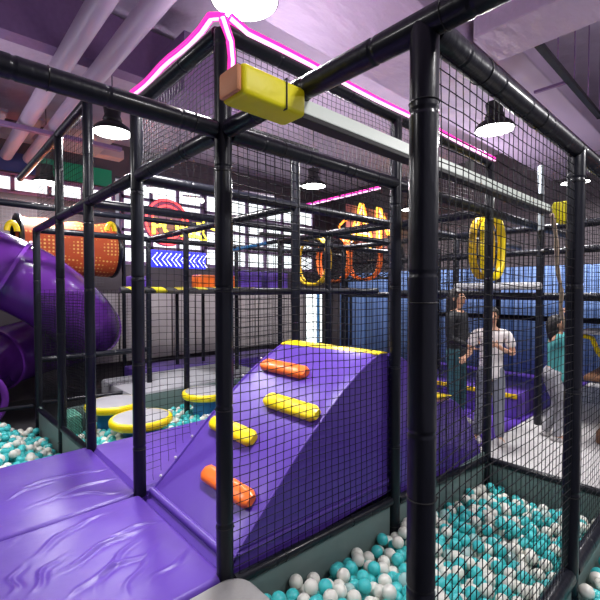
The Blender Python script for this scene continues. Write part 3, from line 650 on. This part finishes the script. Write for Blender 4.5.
for k,(x0,x1) in enumerate(((.3,1.0),(1.38,1.48),(1.75,2.6))):
    thing('ceiling_board', box(x0,x1,7.6,8.9,4.18,4.22), greypanel, ('grey ceiling board left of the round ducts','grey ceiling board between the two round ducts','grey ceiling board right of the round ducts')[k], 'ceiling board')
thing('ceiling_box', box(2.2,2.9,4.3,5.2,3.75,4.4), dkpurp, 'plum coloured box hanging behind the left neon tube', 'ceiling box')
thing('sprinkler_pipe', tube(bmesh.new(), [(-1.5,3.9,4.45),(1.2,3.9,4.45),(1.35,4.0,4.45)], .03, 12), pipe_m, 'thin sprinkler pipe at top left behind the round duct', 'pipe', True)
for x in range(-4,12,2):
    pass
thing('ceiling_joist', box(-6,12,3.6,3.72,4.72,4.9), pipe_m, 'lilac ceiling joist between the round ducts and plum girder', 'joist')
thing('ceiling_joist', box(-6,12,0.2,0.34,4.70,4.9), pipe_m, 'lilac ceiling joist near the top right corner', 'joist')
# ------------------------------------------------ slide
path = [(-5.6,4.9,2.25),(-4.9,4.95,2.1),(-4.3,5.05,1.93),(-3.85,5.2,1.78),(-3.5,5.42,1.56),(-3.3,5.75,1.28),(-3.25,6.1,1.05),(-3.4,6.55,.86),(-3.8,6.8,.72),(-4.3,6.7,.58),(-4.6,6.3,.46),(-4.6,5.8,.36),(-4.42,5.35,.22),(-4.2,5.0,.1)]
s = 1.17
pw = [LD(a*s, b*s, H+(z-H)*s) for a,b,z in path]
cen = sum(pw, Vector())/len(pw)
def smooth_path(pts, n=5):
    out = []
    for i in range(len(pts)-1):
        p0,p1,p2,p3 = pts[max(i-1,0)],pts[i],pts[i+1],pts[min(i+2,len(pts)-1)]
        for k in range(n):
            t = k/n; out.append(.5*((2*p1)+(-p0+p2)*t+(2*p0-5*p1+4*p2-p3)*t*t+(-p0+3*p1-3*p2+p3)*t**3))
    return out+[pts[-1]]
sp = smooth_path(pw); sl = empty('spiral_slide', pw[-1]-Vector((0,0,.55)), 'big glossy purple spiral tube slide at left', 'slide')
RT = .54; segs = 4; per = len(sp)//segs+1
for k in range(segs):
    pts = sp[k*per:(k+1)*per+1]
    if len(pts) < 2: continue
    b = bmesh.new(); tube(b, pts, RT, 36, cap=False); bmesh.ops.solidify(b, geom=b.faces[:], thickness=.03); obj('tube_section', b, slidem, sl, world=True)
    d = (pts[1]-pts[0]).normalized(); b = bmesh.new()
    tube(b, [pts[0]-d*.025, pts[0]-d*.025+d*.001, pts[0]+d*.025, pts[0]+d*.026], [RT+.0,RT+.035,RT+.035,RT], 36, cap=False); obj('joint_flange', b, slidem, sl, world=True)
d = (sp[-1]-sp[-2]).normalized(); b = bmesh.new(); a_, b_ = frame(d)
tube(b, [sp[-1]+(a_*math.cos(2*math.pi*k/40)+b_*math.sin(2*math.pi*k/40))*(RT+.02) for k in range(40)], .05, 10, closed=True); obj('exit_rim', b, slidem, sl, world=True)
# ------------------------------------------------ orange webbing tunnel
TV = 8.95; a = P(17,242,v=TV); c = P(112,250,v=TV); zc = 2.32; rr_ = .53
tun = empty('net_tunnel', (a.x,TV,zc-rr_), 'orange webbing crawl tunnel behind the purple slide', 'crawl tunnel')
pts = [Vector((a.x+(c.x-a.x)*k/12,TV,zc-.03*math.sin(math.pi*k/12))) for k in range(13)]
b = bmesh.new(); tube(b, pts, [rr_*(1-.04*math.sin(k*math.pi/2)) for k in range(13)], 32, cap=False); obj('webbing_sleeve', b, clothnet, tun, world=True)
for x in (a.x, c.x):
    b = bmesh.new(); tube(b, [(x,TV+rr_*math.cos(2*math.pi*k/32),zc+rr_*math.sin(2*math.pi*k/32)) for k in range(32)], .045, 8, closed=True); obj('end_ring', b, foam, tun, world=True)
for px,py,l in ((12,231,'yellow padded hoop at the left end of the orange tunnel'),(111,231,'yellow padded hoop above the right end of the orange tunnel')):
    q = P(px,py,v=8.3); b = bmesh.new(); tube(b, [q+Vector((.07*math.cos(t),.0,.14*math.sin(t))) for t in [math.pi*k/12 for k in range(13)]], .045, 10); tag(obj('padded_hoop', b, yellow, world=True), l, 'padded hoop')
# ------------------------------------------------ yellow rings
def ring(cx, cy, cz, ru, rzz, tr, m, name, label=None, parent=None, axis='v'):
    b = bmesh.new(); n = 40; pts = []
    for k in range(n):
        t = 2*math.pi*k/n; e = ru*math.copysign(abs(math.cos(t))**.85, math.cos(t)); h = rzz*math.copysign(abs(math.sin(t))**.85, math.sin(t))
        pts.append(Vector((cx+(e if axis == 'v' else 0), cy+(e if axis == 'u' else 0), cz+h)))
    tube(b, pts, tr, 12, closed=True)
    # webbing wraps
    o = obj(name, b, m, parent, world=True)
    if label: tag(o, label)
    return o
yr = empty('hanging_rings', (5.2,2.2,1.63), 'pair of yellow padded rings hanging above the boy and woman', 'hanging rings')
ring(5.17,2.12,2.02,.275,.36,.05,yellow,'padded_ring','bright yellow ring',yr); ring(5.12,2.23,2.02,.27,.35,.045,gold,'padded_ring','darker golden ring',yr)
b = tube(bmesh.new(), [(5.2,2.12,2.35),(5.2,2.12,2.9)], .008, 6); tube(b, [(5.14,2.27,2.35),(5.14,2.27,2.9)], .008, 6); obj('hanging_cord', b, tie, yr, world=True)
rt = empty('ring_tunnel', P(330,285,d=7), 'crawl tunnel of orange and gold hoops wrapped in black net behind the ramp', 'crawl tunnel')
cs = []
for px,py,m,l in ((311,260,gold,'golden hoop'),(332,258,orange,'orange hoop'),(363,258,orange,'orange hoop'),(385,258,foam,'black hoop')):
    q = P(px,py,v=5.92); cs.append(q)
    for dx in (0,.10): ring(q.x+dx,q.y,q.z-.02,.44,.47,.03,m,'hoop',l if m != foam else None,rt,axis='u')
b = bmesh.new()
for k in range(44):
    t = 2*math.pi*k/44; run = []
    for j in range(13):
        f = j/12; q = cs[0].lerp(cs[-1],f); w = t+f*2.2*(1 if k % 2 else -1); run.append(Vector((q.x,q.y+.45*math.cos(w),q.z-.02+.48*math.sin(w))))
    tube(b, run, .009, 4, cap=False)
obj('net_sleeve', b, netm, rt, world=True)
# ------------------------------------------------ neon signs
def text_mesh(body, size, m_tube, bev=.03, fill=None, shear=0, parent=None, M=None, name='lettering'):
    cu = bpy.data.curves.new(name, 'FONT'); cu.body = body; cu.size = size; cu.shear = shear; cu.fill_mode = 'NONE' if fill is None else 'BOTH'
    cu.bevel_depth = bev; cu.bevel_resolution = 1; cu.resolution_u = 3; cu.extrude = 0 if fill is None else fill
    o = bpy.data.objects.new('tmp', cu); COL.objects.link(o); dg = bpy.context.evaluated_depsgraph_get(); dg.update()
    me = bpy.data.meshes.new_from_object(o.evaluated_get(dg)); bpy.data.objects.remove(o)
    me.transform(M); me.materials.clear(); me.materials.append(m_tube); ob = link(name, me, None, parent); return ob
def XZ(x, z, y=0): # text plane (x,y) -> world X, Z
    return Matrix.Translation((x,y,z)) @ Matrix.Rotation(math.pi/2,4,'X')
q0 = P(145,234,v=8.2); q1 = P(178,231,v=8.2)
sg = empty('neon_sign', (q0.x,8.2,2.4), 'yellow neon lettering over red neon circles at left', 'neon sign')
text_mesh('PORE', .46, yel_e, .012, fill=.01, parent=sg, M=XZ(.1,.24,-.06), name='yellow_lettering')
rc = P(166,222,v=8.2)
for r1 in (.46,.34):
    b = bmesh.new(); tube(b, [(rc.x+.05+r1*math.cos(2*math.pi*k/48),8.22,rc.z+r1*math.sin(2*math.pi*k/48)) for k in range(48)], .022, 8, closed=True); obj('red_circle', b, red_e, sg, world=True)
b = lathe(bmesh.new(), [(.5,-.02),(.5,0)], 40); bmesh.ops.rotate(b, verts=b.verts, matrix=Matrix.Rotation(math.pi/2,3,'X')); bmesh.ops.translate(b, verts=b.verts, vec=(rc.x+.05,8.27,rc.z)); obj('backing_disc', b, dkpurp, sg, world=True)
q = P(203,228,v=8.2); s2 = empty('neon_sign', (q.x,8.2,2.7), 'small yellow neon figure left of the ramp-foot post before the window', 'neon sign')
b = bmesh.new(); c = Vector((q.x,8.2,q.z)); tube(b, [c+Vector((-.25,0,0)),c+Vector((.1,0,.04)),c+Vector((.3,0,-.02))], .022, 6); tube(b, [c+Vector((.02,0,.18)),c+Vector((0,0,-.12)),c+Vector((.1,0,-.26)),c+Vector((-.1,0,-.26))], .022, 6); obj('yellow_tube', b, yel_e, s2, world=True)
# blue chevron sign
a = P(151,267,v=7.9); c = P(206,254,v=7.9)
s3 = empty('chevron_sign', (a.x,7.9,a.z), 'blue lit sign with white chevrons pointing left', 'neon sign')
pnl = obj('panel', box(a.x,c.x,7.92,7.96,a.z,c.z+.02), blu_e, s3, world=True, smooth=False)
w = (c.x-a.x)/6
for k in range(6):
    for dx in (.0,.09):
        b = bmesh.new(); x = a.x+w*(k+.12)+dx; zm = (a.z+c.z)/2; hh = (c.z-a.z)*.40
        tube(b, [(x+.11,7.9,zm+hh),(x,7.9,zm),(x+.11,7.9,zm-hh)], .010, 6); obj('chevron', b, wht_e, pnl, world=True)
# right lettering (outlined)
a = P(343,245,v=7.2); s4 = empty('neon_sign', (a.x,7.2,a.z), 'large outlined red and yellow neon letters behind the high end of ramp', 'neon sign')
zz = P(385,250,v=7.2).z; ztop = P(385,208,v=7.2).z; xl = P(348,245,v=7.2).x; xr = P(387,245,v=7.2).x
for (m_, bv, dy, fl) in ((yel_e,.032,0,None),(pnk2_e,.0,.03,.01),(org_e,.018,-.03,None)):
    text_mesh('AM', (ztop-zz)*1.4, m_, bv, fill=fl, parent=s4, M=XZ(xl-a.x,zz-a.z,dy), name='outlined_letters')
bxx = box(xl,xr+.1,7.26,7.28,zz+.02,ztop-.1); obj('backing_panel', bxx, mat('rose_panel',(.5,.16,.16),.5), s4, world=True, smooth=False)
b = bmesh.new(); tube(b, [P(x,y,v=7.2) for x,y in ((347,238),(340,232),(339,226),(344,221),(350,219))], .03, 6); obj('neon_curve', b, org_e, s4, world=True)
# ------------------------------------------------ things at far right
def at(x,y,d): return P(x,y,d=d)
q = P(590,330,u=6.3); slab('obstacle_shelf', (6.2,6.7,.2,1.45,q.z-.05,q.z), greyvin, 'pale edged shelf behind the teal shirt at right', 'shelf', .01)
q = P(590,375,u=6.1); slab('obstacle_shelf', (6.0,6.9,.0,1.35,q.z-.06,q.z), brownm, 'brown padded shelf at the right picture edge', 'shelf', .015)
q = P(590,422,u=5.7)
slab('balance_board', (5.7,6.8,.2,1.15,-.28,-.12), brownm, 'brown slatted board on the pale floor at right picture edge', 'board', .02)
b = bmesh.new(); A = [at(x,y,6.0) for x,y in ((583,336),(592,338),(598,352),(606,362),(612,364))]; tube(b, A, .035, 8); tag(obj('curved_rail', b, yellow, world=True), 'yellow curved edge of an obstacle at the right picture edge', 'curved rail')
q = P(505,382,d=6.3); hb = empty('low_platform', (6.0,V1+.35,-.29), 'dark low platform with yellow edge behind the boy', 'platform')
obj('platform_body', box(6.0,6.9,V1+.25,V1+2.2,-.29,.05,bevel=.02), purple_dk, hb, world=True)
tag(obj('yellow_edge', box(5.96,6.0,V1+.25,V1+2.2,.0,.06,bevel=.008), gold, hb, world=True), 'yellow edge')
# ------------------------------------------------ people
def skin_obj(name, J, E, m, parent, sub=2, root=0):
    keys = list(J); me = bpy.data.meshes.new(name); me.from_pydata([J[k][0] for k in keys], [(keys.index(a), keys.index(b)) for a,b in E], [])
    o = bpy.data.objects.new('tmp', me); COL.objects.link(o); o.modifiers.new('s','SKIN'); 
    sv = me.skin_vertices[0].data
    for i,k in enumerate(keys):
        r = J[k][1]; sv[i].radius = (r,r) if not isinstance(r,tuple) else r; sv[i].use_root = (i == root)
    q = o.modifiers.new('u','SUBSURF'); q.levels = sub; q.render_levels = sub
    dg = bpy.context.evaluated_depsgraph_get(); dg.update(); m2 = bpy.data.meshes.new_from_object(o.evaluated_get(dg)); bpy.data.objects.remove(o)
    for p in m2.polygons: p.use_smooth = True
    m2.materials.clear(); m2.materials.append(m); return link(name, m2, None, parent)
def person(foot, height, face, pose, top_m, leg_m, hair_len, label, sleeve='short', child=False):
    """face: heading (radians, direction the person looks at in world XY); local x = right, y = forward."""
    S = height/1.7; root = empty('person', foot, label, 'person', rz=face-math.pi/2); V = lambda x,y,z: Vector((x,y,z))*S
    J = {}; E = []
    def j(k, p, r, par=None):
        J[k] = (V(*p), r*S if not isinstance(r,tuple) else tuple(q*S for q in r))
        if par: E.append((par,k))
    j('pel',(0,0,.90),(.10,.075)); j('waist',(0,0,1.06),(.10,.075),'pel'); j('chest',(0,.01,1.26),(.145,.105),'waist'); j('shou',(0,0,1.38),(.11,.08),'chest')
    j('neck',(0,.005,1.46),.05,'shou'); j('jaw',(0,.03,1.53),.062,'neck'); j('head',(0,.015,1.60),(.076,.088),'jaw'); j('crown',(0,.0,1.665),.062,'head'); j('nose',(0,.115,1.575),.012,'head')
    for s,n in ((-1,'l'),(1,'r')):
        k0, kn, ft = pose.get('leg_'+n, ((s*.09,0,.84),(s*.10,.02,.47),(s*.11,0,.07)))
        j('hip'+n,k0,.085,'pel'); j('kn'+n,kn,.052,'hip'+n); j('an'+n,ft,.036,'kn'+n); j('toe'+n,(ft[0]+s*.02,ft[1]+.13,.035),.032,'an'+n)
        sh, el, wr = pose['arm_'+n]
        j('sh'+n,sh,.052,'shou'); j('el'+n,el,.036,'sh'+n); j('wr'+n,wr,.024,'el'+n)
        d = (Vector(wr)-Vector(el)).normalized(); pd = Vector(pose.get('palm_'+n,(0,0,1))); side = d.cross(pd).normalized(); nn = side.cross(d).normalized()
        pm = Vector(wr)+d*.06; j('pm'+n,tuple(pm),(.03,.016),'wr'+n)
        cl = pose.get('curl_'+n,.5)
        for f,(off,ln) in enumerate(((-.030,.072),(-.011,.082),(.010,.078),(.030,.060))):
            b0 = pm+side*off+d*.028; b1 = b0+(d*(1-cl*.4)+nn*cl*.6).normalized()*ln*.5; b2 = b1+(d*(1-cl)+nn*cl).normalized()*ln*.5
            j('f%d%s0'%(f,n),tuple(b0),.010,'pm'+n); j('f%d%s1'%(f,n),tuple(b1),.0088,'f%d%s0'%(f,n)); j('f%d%s2'%(f,n),tuple(b2),.0075,'f%d%s1'%(f,n))
        t0 = Vector(wr)+d*.03-side*.034; t1 = t0+(d-side*.8).normalized()*.045; j('t0'+n,tuple(t0),.011,'wr'+n); j('t1'+n,tuple(t1),.009,'t0'+n)
    bod = skin_obj('body', J, E, skin, root)
    G = lambda k, f: (J[k][0], J[k][1]*f if not isinstance(J[k][1],tuple) else tuple(q*f for q in J[k][1]))
    T = {'waist':G('waist',1.5),'chest':G('chest',1.17),'shou':(J['shou'][0]-Vector((0,0,.01))*S,(.125*S,.09*S)),'hem':(V(0,0,.77),(.185*S,.155*S))}; TE = [('waist','chest'),('chest','shou'),('waist','hem')]
    for n in 'lr':
        T['sh'+n] = G('sh'+n,1.35); el = J['el'+n][0]; sh = J['sh'+n][0]
        if sleeve == 'long': T['el'+n] = G('el'+n,1.4); T['wr'+n] = G('wr'+n,1.5); TE += [('shou','sh'+n),('sh'+n,'el'+n),('el'+n,'wr'+n)]
        else: T['slv'+n] = (sh.lerp(el,.72),.068*S); TE += [('shou','sh'+n),('sh'+n,'slv'+n)]
    skin_obj('shirt', T, TE, top_m, root)
    L = {'pel':(V(0,0,.90),(.138*S,.108*S)),'wb':(V(0,0,1.05),(.132*S,.105*S))}; LE = [('pel','wb')]
    for n in 'lr':
        L['hip'+n] = G('hip'+n,1.14); L['kn'+n] = G('kn'+n,1.42); a = J['an'+n]; L['an'+n] = (a[0]+Vector((0,0,-.02))*S,.06*S); LE += [('pel','hip'+n),('hip'+n,'kn'+n),('kn'+n,'an'+n)]
        b = bmesh.new(); c = a[0]; bmesh.ops.create_uvsphere(b, u_segments=16, v_segments=10, radius=1)
        for v in b.verts: v.co = Vector((v.co.x*.048, v.co.y*.13+.055, max(v.co.z,-.6)*.05+.03))*S+Vector((c.x,c.y,0))
        obj('shoe', b, shoe, root)
    skin_obj('trousers', L, LE, leg_m, root)
    b = bmesh.new(); bmesh.ops.create_icosphere(b, subdivisions=4, radius=1)
    hc = V(0,.0,1.615)
    for v in b.verts:
        c = v.co.copy(); r = 1+.03*math.sin(c.x*14)*math.sin(c.z*11+c.y*9)
        if c.y > .25 and c.z < .42: r *= .72
        v.co = hc+Vector((c.x*.092*r, c.y*.104*r-.008, c.z*.105*r))*S
        if c.y < .35 and c.z < 0: v.co.z += c.z*hair_len*S; v.co.y -= (.02)*S; 
    obj('hair', b, hairm, root)
    for s in (-1,1):
        b = bmesh.new(); bmesh.ops.create_uvsphere(b, u_segments=10, v_segments=8, radius=.009*S); bmesh.ops.translate(b, verts=b.verts, vec=V(s*.03,.098,1.60)); obj('eye', b, eyem, bod)
        b = bmesh.new(); bmesh.ops.create_uvsphere(b, u_segments=10, v_segments=8, radius=1)
        for v in b.verts: v.co = Vector((v.co.x*.01+s*.086, v.co.y*.018+.0, v.co.z*.03+1.58))*S
        obj('ear', b, skin, bod)
    b = bmesh.new(); tube(b, [V(-.022,.092,1.527),V(0,.098,1.53),V(.022,.092,1.527)], .006*S, 6); obj('mouth', b, lipm, bod)
    return root
toward = lambda lat, dep: math.atan2(-lat*SY+dep*CY, lat*CY+dep*SY)
# boy in white tee: faces the camera, slightly to picture left
pb = P(490,441,z=-.29)
person(pb, 1.58, toward(-.25,-1), {'arm_r':((.19,0,1.37),(.26,.06,1.13),(.34,.26,1.10)),'palm_r':(0,0,-1),'arm_l':((-.19,0,1.37),(-.25,.05,1.12),(-.03,.26,1.24)),'palm_l':(1,0,.3),
  'leg_r':((.09,0,.84),(.12,.05,.47),(.16,.0,.07)),'leg_l':((-.09,0,.84),(-.09,.03,.47),(-.10,.05,.07))}, tee, jeans, .0, 'person in a white t-shirt and grey jeans touching the net post')
pw_ = P(455,447,z=-.29); pw_ = LD(157/F*5.45, 5.45, -.29)
person(pw_, 1.80, toward(.8,-.75), {'arm_r':((.19,0,1.37),(.22,.0,1.10),(.15,.2,1.02)),'arm_l':((-.19,0,1.37),(-.23,.02,1.10),(-.12,.22,1.04))}, blackcl, dkteal, 1.6, 'person with long dark hair in a black top and dark teal trousers', sleeve='long')
pc = LD(257/F*4.9, 4.9, -.29)
person(pc, 1.48, toward(.85,-.25), {'arm_r':((.17,.02,1.40),(.10,.24,1.46),(.05,.15,1.68)),'palm_r':(-1,0,0),'arm_l':((-.17,.02,1.40),(-.12,.27,1.40),(-.02,.17,1.60)),'palm_l':(1,0,0),
  'leg_r':((.09,-.06,.84),(.10,.10,.50),(.10,-.02,.07)),'leg_l':((-.09,-.06,.84),(-.09,.06,.48),(-.09,-.10,.07))}, tealcl, patt, .2, 'person in a teal shirt and mottled trousers gripping the rope')
# ------------------------------------------------ world light from the open side of the hall behind the camera
w = bpy.data.worlds.new('world'); sc.world = w; w.use_nodes = True
w.node_tree.nodes['Background'].inputs[0].default_value = (.86,.80,1,1); w.node_tree.nodes['Background'].inputs[1].default_value = .37
